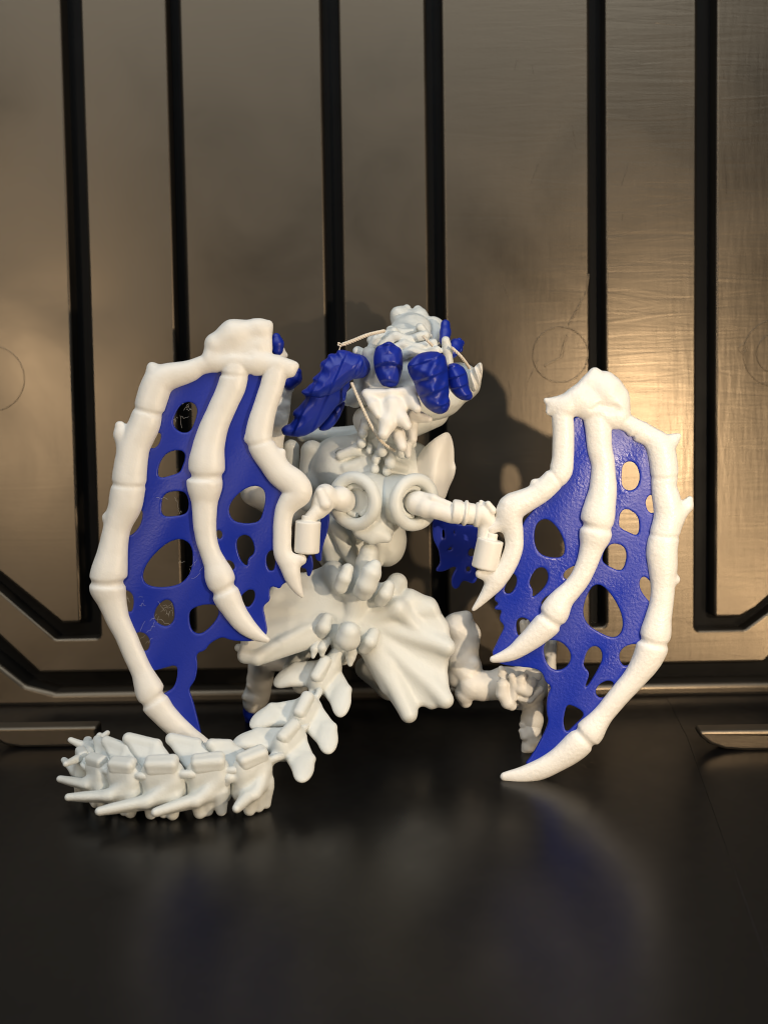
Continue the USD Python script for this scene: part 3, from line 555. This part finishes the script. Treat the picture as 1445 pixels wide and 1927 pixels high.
# raised left foreleg behind the wing, and its blue claws
g = Solid(h=.5, k=1.5)
g.chain([(600, 935, 26, 38), (540, 965, 24, 36), (480, 925, 26, 34), (470, 900, 22, 33)]); g.chain([(480, 920, 24, 34), (505, 840, 26, 32), (520, 770, 26, 30)]); g.chain([(528, 735, 22, 28), (520, 790, 22, 28)], k=1.)
for q in ([(545, 730, 9), (535, 735, 14)], [(538, 760, 9), (528, 760, 14)], [(532, 786, 9), (522, 780, 14)], [(528, 660, 9), (520, 690, 16), (520, 730, 18)], [(536, 668, 6), (524, 666, 9)]): g.chain(q, 26, k=.8)
leg_f = write('fore_leg', g.one(), WHITE, dragon)
for q in ([(520, 634, 8), (522, 646, 12), (522, 658, 11)], [(560, 700, 8), (556, 712, 12), (545, 722, 12)]):
    g = Solid(h=.42, k=.8); g.chain(q, 24); write('claw', g.one(), BLUE, leg_f)

# ------------------------------------------------------------------ tail: linked vertebrae
TC = [(609, 1276, 34, .92), (573, 1348, 24, .92), (541, 1402, 17.5, .92), (472, 1452, 14.5, .95), (391, 1461, 14, 1.), (306, 1465, 14, 1.), (236, 1463, 13.5, .88), (188, 1452, 13, .75), (158, 1436, 12.5, .62), (166, 1412, 13, .5)]
cen = [PZ(a, b, z) for a, b, z, _ in TC]
FIN = [(14.5, 9, 2, 0), (15.5, 10, 2, 0), (14.5, 10, 1.5, 0), (14, 9, 1, 1), (14, 14, .5, 1), (14, 16, .5, 1), (13, 17, .5, 1), (12, 16, 1, 1), (11, 15, 1, 1), (8, 5, 4, 1)]
start = P(645, 1232, 4)
for i, c in enumerate(cen):
    pr = cen[i - 1] if i else start; nx = cen[i + 1] if i + 1 < len(cen) else c + (c - cen[i - 1])
    f = unit(nx - pr); up = unit((0, -.30, .95)) if i > 2 else unit((0, -.5, .9)); side = unit(np.cross(f, up)); up = np.cross(side, f); s = TC[i][3] * 1.1
    if i >= 8: up = unit(up)
    L = lambda al, la, he: c + s * (f * al + side * la + up * he)
    q = Solid(h=.42, k=1.1); low = 1. if 2 < i < 9 else 0.
    q.cone(L(-3.2, 0, 1), L(3., 0, 1), (4.4 + .7 * (i < 3)) * s, (4.0 + .5 * (i < 3)) * s, 1.5); q.cone(L(-2.8, 0, -2.5 * low), L(2.8, 0, -2.5 * low), 4.6 * s, 4.2 * s, 1.5)
    q.cone(L(-3.4, 0, 4), L(3., 0, 4), 2.9 * s, 2.6 * s, 2.)
    lat, back, drop, kind = FIN[i]
    for sg in (-1, 1):
        if kind == 0:
            a0, a1_, b0, b1 = L(-4.5, 3 * sg, 1), L(3.6, 3 * sg, 0), L(back - 8.2, lat * .82 * sg, drop), L(back + .5, lat * .9 * sg, drop - .4)
            q.tri(a0, a1_, b0, 1.8 * s, 1.8 * s, 1.2 * s, 1.2); q.tri(a1_, b0, b1, 1.8 * s, 1.2 * s, 1.4 * s, 1.2); d1 = unit(f * .88 + side * .42 * sg); q.ell(L(back - 3., lat * .84 * sg, drop), (6.6 * s, 3.7 * s, 1.8 * s), k=1.5, rot=[d1, np.cross(up, d1), up])
        else:
            if sg * side[1] < 0:                                     # flank turned to the viewer: a narrow fin on edge
                a0, a1_, b1 = L(-4.2, 4 * sg, -3.4), L(4., 5 * sg, -5.2), L(back + 2, (lat - 3) * sg, drop - 3.6); e = np.array([0, -.9, .42]) * s
                q.tri(a0, a1_, b1, 2.3 * s, 2.4 * s, 1.2 * s, 2.); q.tri(a1_, a1_ + e * 4., b1 + e * 1.2, 2.0 * s, 1.4 * s, 1.25 * s, 1.4); q.tri(L(-4, 2.5 * sg, .5), a1_, L(back * .25, (lat - 6) * sg, -3), 2. * s, 2. * s, 1.6 * s, 2.)
            else:
                a0, a1_, b1, b0 = L(-4, 3 * sg, -.5), L(4.5, 3.5 * sg, -1), L(back * .85, lat * sg, drop + 4), L(back * .25, lat * .85 * sg, drop + 3)
                q.tri(a0, a1_, b0, 1.7 * s, 1.7 * s, 1.5 * s, 1.2); q.tri(a1_, b0, b1, 1.7 * s, 1.5 * s, 1.7 * s, 1.2); q.cone(b0, b1, 1.6 * s, 1.9 * s, 1.2)
    if 2 < i < 9:                                                   # lumpy feet below
        q.cone(L(-3, 0, -6.5), L(3, 0, -6.5), 4.8 * s, 4.6 * s, 1.5)
        for la in (-4.0, 4.0):
            for al in (-3.4, 0, 3.4):
                top = L(al, la * .8 - 1., -5.5); bt = top.copy(); bt[2] = 1.9 * s; bt[:2] += (.5 + .3 * math.sin(al * 3 + i)) * s * np.sign(la) * side[:2] + .5 * math.sin(al + i * 2) * f[:2]; q.cone(top, bt, 2.9 * s, (1.9 + .25 * math.sin(al * 5 + i)) * s, .9)
    if i == 0: q.chain([(636, 1232, 16, 3), (624, 1252, 17, 1), (612, 1275, 18, 0)], k=1.5)
    if i: q.torus(L(-8.6, 0, 1.2), side * .75 + up * .65, 3.0 * s, 1.3 * s, .3)
    q.cone(L(4.5, 0, .5), L(8.2, 0, 1), 2.2 * s, 1.7 * s, .8); q.cone(L(8.2, 0, 1), L(9.6, .8, -1.6), 1.7 * s, 1.5 * s, .5)
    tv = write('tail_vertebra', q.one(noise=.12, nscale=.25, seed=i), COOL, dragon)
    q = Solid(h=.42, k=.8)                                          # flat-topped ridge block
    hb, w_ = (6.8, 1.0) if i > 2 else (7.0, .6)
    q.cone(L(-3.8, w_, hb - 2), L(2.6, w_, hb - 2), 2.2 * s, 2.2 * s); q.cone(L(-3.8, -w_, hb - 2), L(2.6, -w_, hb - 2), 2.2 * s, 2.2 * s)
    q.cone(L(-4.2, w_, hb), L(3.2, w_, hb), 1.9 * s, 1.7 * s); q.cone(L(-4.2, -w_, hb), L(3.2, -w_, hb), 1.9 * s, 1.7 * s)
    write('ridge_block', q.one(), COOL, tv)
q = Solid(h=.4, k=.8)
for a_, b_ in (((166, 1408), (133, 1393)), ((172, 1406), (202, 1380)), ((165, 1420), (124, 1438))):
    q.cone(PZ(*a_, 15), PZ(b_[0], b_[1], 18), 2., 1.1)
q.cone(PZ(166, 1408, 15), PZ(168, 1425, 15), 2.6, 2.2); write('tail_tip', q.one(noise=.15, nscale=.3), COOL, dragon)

# ------------------------------------------------------------------ neck and head
n = Solid(h=.45, k=1.6)
n.chain([(735, 880, 42, 30), (728, 830, 44, 30), (735, 780, 52, 30)]); n.chain([(690, 790, 26, 26), (710, 840, 24, 22)], k=1.2); n.chain([(815, 775, 30, 36), (760, 800, 30, 32)], k=2.)
for x, y, r, Y in ((686, 800, 9, 15), (683, 813, 9, 14), (680, 832, 9, 14), (695, 845, 7, 14), (719, 847, 10, 10), (735, 868, 11, 9), (708, 862, 9, 13), (705, 880, 9, 12), (728, 884, 9, 12), (765, 852, 9, 12), (775, 815, 10, 14), (757, 850, 11, 11), (775, 832, 9, 14)):
    n.chain([(x, y - 8, r * .9, Y + 4), (x, y + 3, r, Y - 1)], k=.6)
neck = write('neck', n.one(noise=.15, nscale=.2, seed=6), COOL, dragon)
n = Solid(h=.45, k=2.)
n.blob(745, 705, 30, 82, 17, 55); n.blob(790, 745, 34, 85, 14, 50); n.blob(860, 720, 36, 45, 10, 38)
n.chain([(760, 660, 52, 34), (775, 630, 40, 42), (772, 618, 28, 47), (772, 603, 22, 49)]); n.chain([(752, 614, 15, 47), (752, 594, 18, 48), (765, 583, 10, 50)], k=.7); n.chain([(785, 584, 10, 50), (790, 595, 15, 48), (804, 614, 14, 45)], k=.7); n.chain([(755, 622, 9, 40), (772, 614, 9, 42), (792, 622, 9, 40)], k=.7); n.chain([(800, 606, 8, 44), (812, 604, 8, 45)], k=.6); n.chain([(748, 630, 8, 34), (775, 628, 9, 34), (806, 634, 8, 33)], k=.7); n.ell(P(777, 578, 54), (1.6, 4, 2.2), op=-1, k=1.)
n.chain([(762, 592, 14, 50), (752, 606, 15, 50), (762, 620, 14, 48)], k=1.); n.chain([(815, 615, 20, 46), (824, 630, 18, 42), (815, 640, 18, 40)], k=1.2)
n.ell(P(770, 596, 46), (1.2, 6, 1.0), op=-1, k=.4); n.ell(P(760, 600, 46.6), (1.6, 1.2, .8), op=-1, k=.8)
for q, Y, r in (([(720, 650), (745, 632), (770, 640), (800, 630)], 20, 9), ([(735, 660), (760, 648), (785, 655), (815, 645)], 18, 9), ([(700, 640), (722, 634), (740, 625)], 24, 10), ([(750, 672), (775, 660), (800, 668), (822, 660)], 16, 9), ([(735, 622), (760, 628), (790, 622)], 27, 9), ([(790, 615), (800, 630), (815, 655)], 24, 8)):
    n.chain([(a_, b_, r) for a_, b_ in q], Y, k=.8)
n.chain([(694, 664, 13), (698, 690, 11), (695, 716, 9)], 16, k=.8); n.chain([(673, 661, 10), (684, 668, 10)], 19, k=.8); n.chain([(708, 640, 10), (700, 655, 10)], 22, k=.8); n.chain([(668, 750, 18), (690, 740, 22)], 24, k=1.5)
n.chain([(655, 752, 12), (670, 745, 18)], 28); n.chain([(838, 640, 8), (842, 660, 9), (845, 682, 8)], 16, k=.8); n.chain([(700, 735, 10), (760, 735, 14), (810, 728, 10)], 15, k=1.5)
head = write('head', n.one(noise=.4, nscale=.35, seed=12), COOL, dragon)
q = Solid(h=.42, k=1.4)
def np_(*c, k=None): q.chain([(x, y, r, Y) for x, y, r, Y in c], k=k)
q.tri(P(690, 741, 7), P(782, 736, 8), P(732, 800, 1), 1.7, 1.7, 2.2, 1.)
np_((690, 742, 8, 6), (702, 762, 9, 3), (712, 780, 8, 1)); np_((690, 741, 7, 6), (735, 739, 7, 5), (780, 734, 8, 7)); np_((738, 760, 16, 4), (730, 795, 15, 1), (722, 817, 11, -1)); np_((745, 770, 16, 4), (757, 790, 12, 1), (766, 801, 9, 0))
np_((770, 742, 12, 6), (778, 758, 11, 4), (785, 769, 9, 2)); q.blob(722, 765, -2, 6, 2.5, 12, op=-1, k=2.5)
write('nape_crest', q.one(noise=.12, nscale=.25), WHITE, head)
q = Solid(h=.42, k=.8)
for c in ([(740, 795, 12, 8), (750, 818, 12, 4), (757, 840, 10, 2)], [(780, 782, 14, 12), (808, 789, 6, 8)], [(775, 800, 12, 12), (776, 826, 9, 9)], [(765, 840, 11, 9), (768, 856, 6, 8)]): q.chain(c, k=1.)
write('nape_spike', q.one(), WHITE, head)
# blue plates and horns
rA = lambda q: tr(620, 560, .2076, q)
def saw(t): return np.where(t % 1 < .86, (t % 1) / .86, (1 - t % 1) / .14)
bumps = lambda y0, per, amp: (lambda x, y, z: -amp * saw((y - y0 - .014 * (x - 730) ** 2) / per) - .9 * np.exp(-((x - 730) / 7.) ** 2) * np.abs(np.sin((y - 640) / 26. * math.pi)))
write('brow_plate', sheet([rA([(530, 388), (570, 402), (610, 440), (655, 455), (668, 560), (668, 640), (640, 730), (618, 800), (570, 815), (490, 808), (460, 780), (415, 690), (398, 600), (395, 530), (420, 440), (470, 425)])], [], Tilt(9, 9), 4.0, pillow=3., hw=.35, relief=bumps(650, 34., 1.7)), BLUE, head)
rB = lambda q: tr(520, 640, .1384, q)
feather = [rB([(1150, 190), (1200, 270), (1205, 330), (1170, 440), (1110, 500), (1040, 530), (960, 590), (860, 680), (740, 740), (600, 790), (480, 770), (400, 760), (330, 720), (345, 680), (400, 655), (450, 600), (510, 560), (478, 520), (530, 480), (600, 420), (590, 330), (610, 290), (690, 240), (700, 195), (740, 175), (810, 185), (830, 130), (900, 125), (1000, 150), (1070, 180)])]
f2 = [rB([(1000, 540), (1000, 640), (960, 700), (940, 820), (820, 900), (700, 1060), (600, 1170), (500, 1250), (400, 1300), (300, 1320), (180, 1310), (90, 1290), (60, 1210), (110, 1160), (190, 1130), (250, 1050), (215, 1020), (230, 960), (300, 900), (400, 790), (330, 700), (500, 600), (800, 500)])]
f3 = [rB([(960, 800), (930, 900), (870, 1040), (800, 1150), (720, 1220), (640, 1240), (540, 1220), (650, 1080), (780, 900)])]
serr = lambda x, y, z: .9 * saw((x * .8 + y * .35) / 27.) - 1.2 * np.exp(-(((x - 600) * .62 - (760 - y) * .78 + 10) / 14.) ** 2)
hl = write('horn', sheet(feather, [], Tilt(8, 8), 5., pillow=4., hw=.35, relief=serr, step=1.6, ck=0, smooth=.7), BLUE, head)
hB = write('horn_lobe', sheet(f2, [], Tilt(13, 13), 5., pillow=4.5, hw=.35, relief=serr, step=1.6, ck=0, smooth=.7), BLUE, hl)
write('horn_lobe', sheet(f3, [], Tilt(19, 19), 3.5, pillow=4., hw=.35), BLUE, hl)
q = Solid(h=.42, k=1.); q.chain([(655, 690, 24, 9), (676, 690, 22, 15)]); write('horn_root', q.one(noise=.2), BLUE, hl)
hornr = [rA([(700, 620), (720, 580), (780, 520), (850, 490), (960, 480), (1010, 500), (1050, 520), (1062, 570), (1070, 620), (1080, 760), (1090, 860), (1075, 890), (1100, 940), (1080, 1020), (1030, 1055), (980, 1060), (900, 1020), (840, 960), (790, 860), (760, 760), (720, 700)])]
hr = write('horn', sheet(hornr, [], Tilt(2, 2), 7., pillow=6., hw=.35, relief=lambda x, y, z: -1.1 * saw((y + .35 * x) / 31.) - .25 * np.sin((y * .8 - x * .3) * .3) - .3 * np.sin(x * .3 + y * .15) - 1.6 * np.exp(-(((x - 815) * .9 + (y - 700) * .25) / 14.) ** 2), step=1.8), BLUE, head)
write('horn_lobe', sheet([rA([(1060, 610), (1110, 588), (1150, 590), (1210, 620), (1250, 680), (1260, 760), (1270, 830), (1300, 870), (1300, 910), (1260, 938), (1190, 930), (1120, 880), (1080, 820), (1040, 720)])], [], Tilt(6, 6), 5.5, pillow=4.5, hw=.35, relief=lambda x, y, z: -.9 * saw((y + x * .3) / 21.), step=1.8), BLUE, hr)
for q_ in ([(838, 610, 9, 34), (838, 625, 10, 32), (836, 640, 10, 30)], [(868, 645, 6, 34), (858, 650, 13, 33), (850, 662, 12, 30)], [(864, 640, 5, 33), (866, 658, 5, 32)]):
    q = Solid(h=.42, k=1.); q.chain(q_); write('rear_horn', q.one(), BLUE, head)
write('ear_fin', sheet([rA([(1265, 680), (1300, 640), (1340, 595), (1370, 575), (1390, 600), (1390, 690), (1370, 780), (1330, 850), (1290, 860), (1265, 800)])], [], Tilt(22, 22), 2.5, pillow=3., hw=.35, relief=lambda x, y, z: 1.2 * np.sin((x - y * .35) * .5), step=1.8), WHITE, head)

# ------------------------------------------------------------------ white cord
def cord(pts, r=.75, seed=0, fray=False):
    """two twisted strands along a path of 3-D points"""
    P3 = np.array(pts); L = np.concatenate([[0], np.cumsum(np.linalg.norm(np.diff(P3, axis=0), axis=1))]); n_ = int(L[-1] / .35) + 2; tt = np.linspace(0, L[-1], n_)
    C = np.stack([ndimage.gaussian_filter1d(np.interp(tt, L, P3[:, i]), 6, mode='nearest') for i in range(3)], 1); T = np.gradient(C, axis=0); T /= np.linalg.norm(T, axis=1, keepdims=True)
    A_ = np.cross(T, [0, 1, 0]); A_ /= np.linalg.norm(A_, axis=1, keepdims=True); B_ = np.cross(T, A_); Vs, Fs, base = [], [], 0
    for ph in (0, 2.09, 4.19):
        ang = tt / 3.2 * 2 * math.pi + ph; S = C + r * .5 * (np.cos(ang)[:, None] * A_ + np.sin(ang)[:, None] * B_); m_ = 7
        if fray: S[:12] += np.linspace(1, 0, 12)[:, None] ** 2 * np.array([0, 0, [0, -2.2, 1.][int(ph)  // 2]])
        a_ = np.arange(m_) * 2 * math.pi / m_; V_ = S[:, None] + r * .55 * (np.cos(a_)[None, :, None] * A_[:, None] + np.sin(a_)[None, :, None] * B_[:, None])
        i_, j_ = np.meshgrid(np.arange(n_ - 1), np.arange(m_), indexing='ij'); q0, q1 = i_ * m_ + j_, i_ * m_ + (j_ + 1) % m_
        Vs.append(V_.reshape(-1, 3)); Fs += [np.stack([q0, q1, q1 + m_], -1).reshape(-1, 3) + base, np.stack([q0, q1 + m_, q0 + m_], -1).reshape(-1, 3) + base]; base += n_ * m_
    V_, F_ = np.vstack(Vs), np.vstack(Fs); return V_, F_, vnormals(V_, F_)
cd = write('cord', cord([P(632, 652, 8), P(660, 643, 10), P(690, 630, 13), P(726, 622, 20)], fray=True), CORD)
tag(cd, 'thin white twisted cord looped over the head of the white and blue toy, ends loose', 'cord')
write('cord_strand', cord([P(660, 716, 4), P(672, 745, 2), P(690, 785, 1), P(708, 820, 2), P(722, 836, 4), P(745, 850, 8)], r=.62), CORD, cd)
write('cord_strand', cord([P(794, 630, 14), P(806, 642, 11), P(815, 652, 14)], r=.62), CORD, cd)
write('cord_strand', cord([P(846, 651, 12), P(862, 664, 12), P(875, 680, 15), P(884, 694, 20)], r=.62), CORD, cd)

# fine printing hairs in the holes of the left wing
rs = np.random.RandomState(2); pts, cnt = [], []
for (x, y), k_ in (((352, 772), 7), ((360, 1075), 8), ((312, 1155), 12), ((255, 1130), 5), ((330, 945), 3), ((270, 1195), 4)):
    for _ in range(k_):
        a_ = rs.uniform(0, 6.28); L_ = rs.uniform(8, 26); x0, y0 = x + rs.normal(0, 8), y + rs.normal(0, 9)
        for t_ in np.linspace(0, 1, 6): pts.append(P(x0 + L_ * math.cos(a_) * t_ + rs.normal(0, .25), y0 + L_ * math.sin(a_) * t_ + 4 * t_ * (1 - t_) * rs.normal(0, 2), LW(x0, y0) + .2) * .001)
        cnt.append(6)
bc = UsdGeom.BasisCurves.Define(stage, wing_l.GetPath().AppendChild('printing_hairs')); bc.CreateTypeAttr('linear'); bc.CreateCurveVertexCountsAttr(cnt)
bc.CreatePointsAttr([Gf.Vec3f(*map(float, q)) for q in pts]); bc.CreateWidthsAttr([.000035]); bc.SetWidthsInterpolation('constant'); UsdShade.MaterialBindingAPI.Apply(bc.GetPrim()).Bind(WHITE); tag(bc.GetPrim(), kind='stuff')
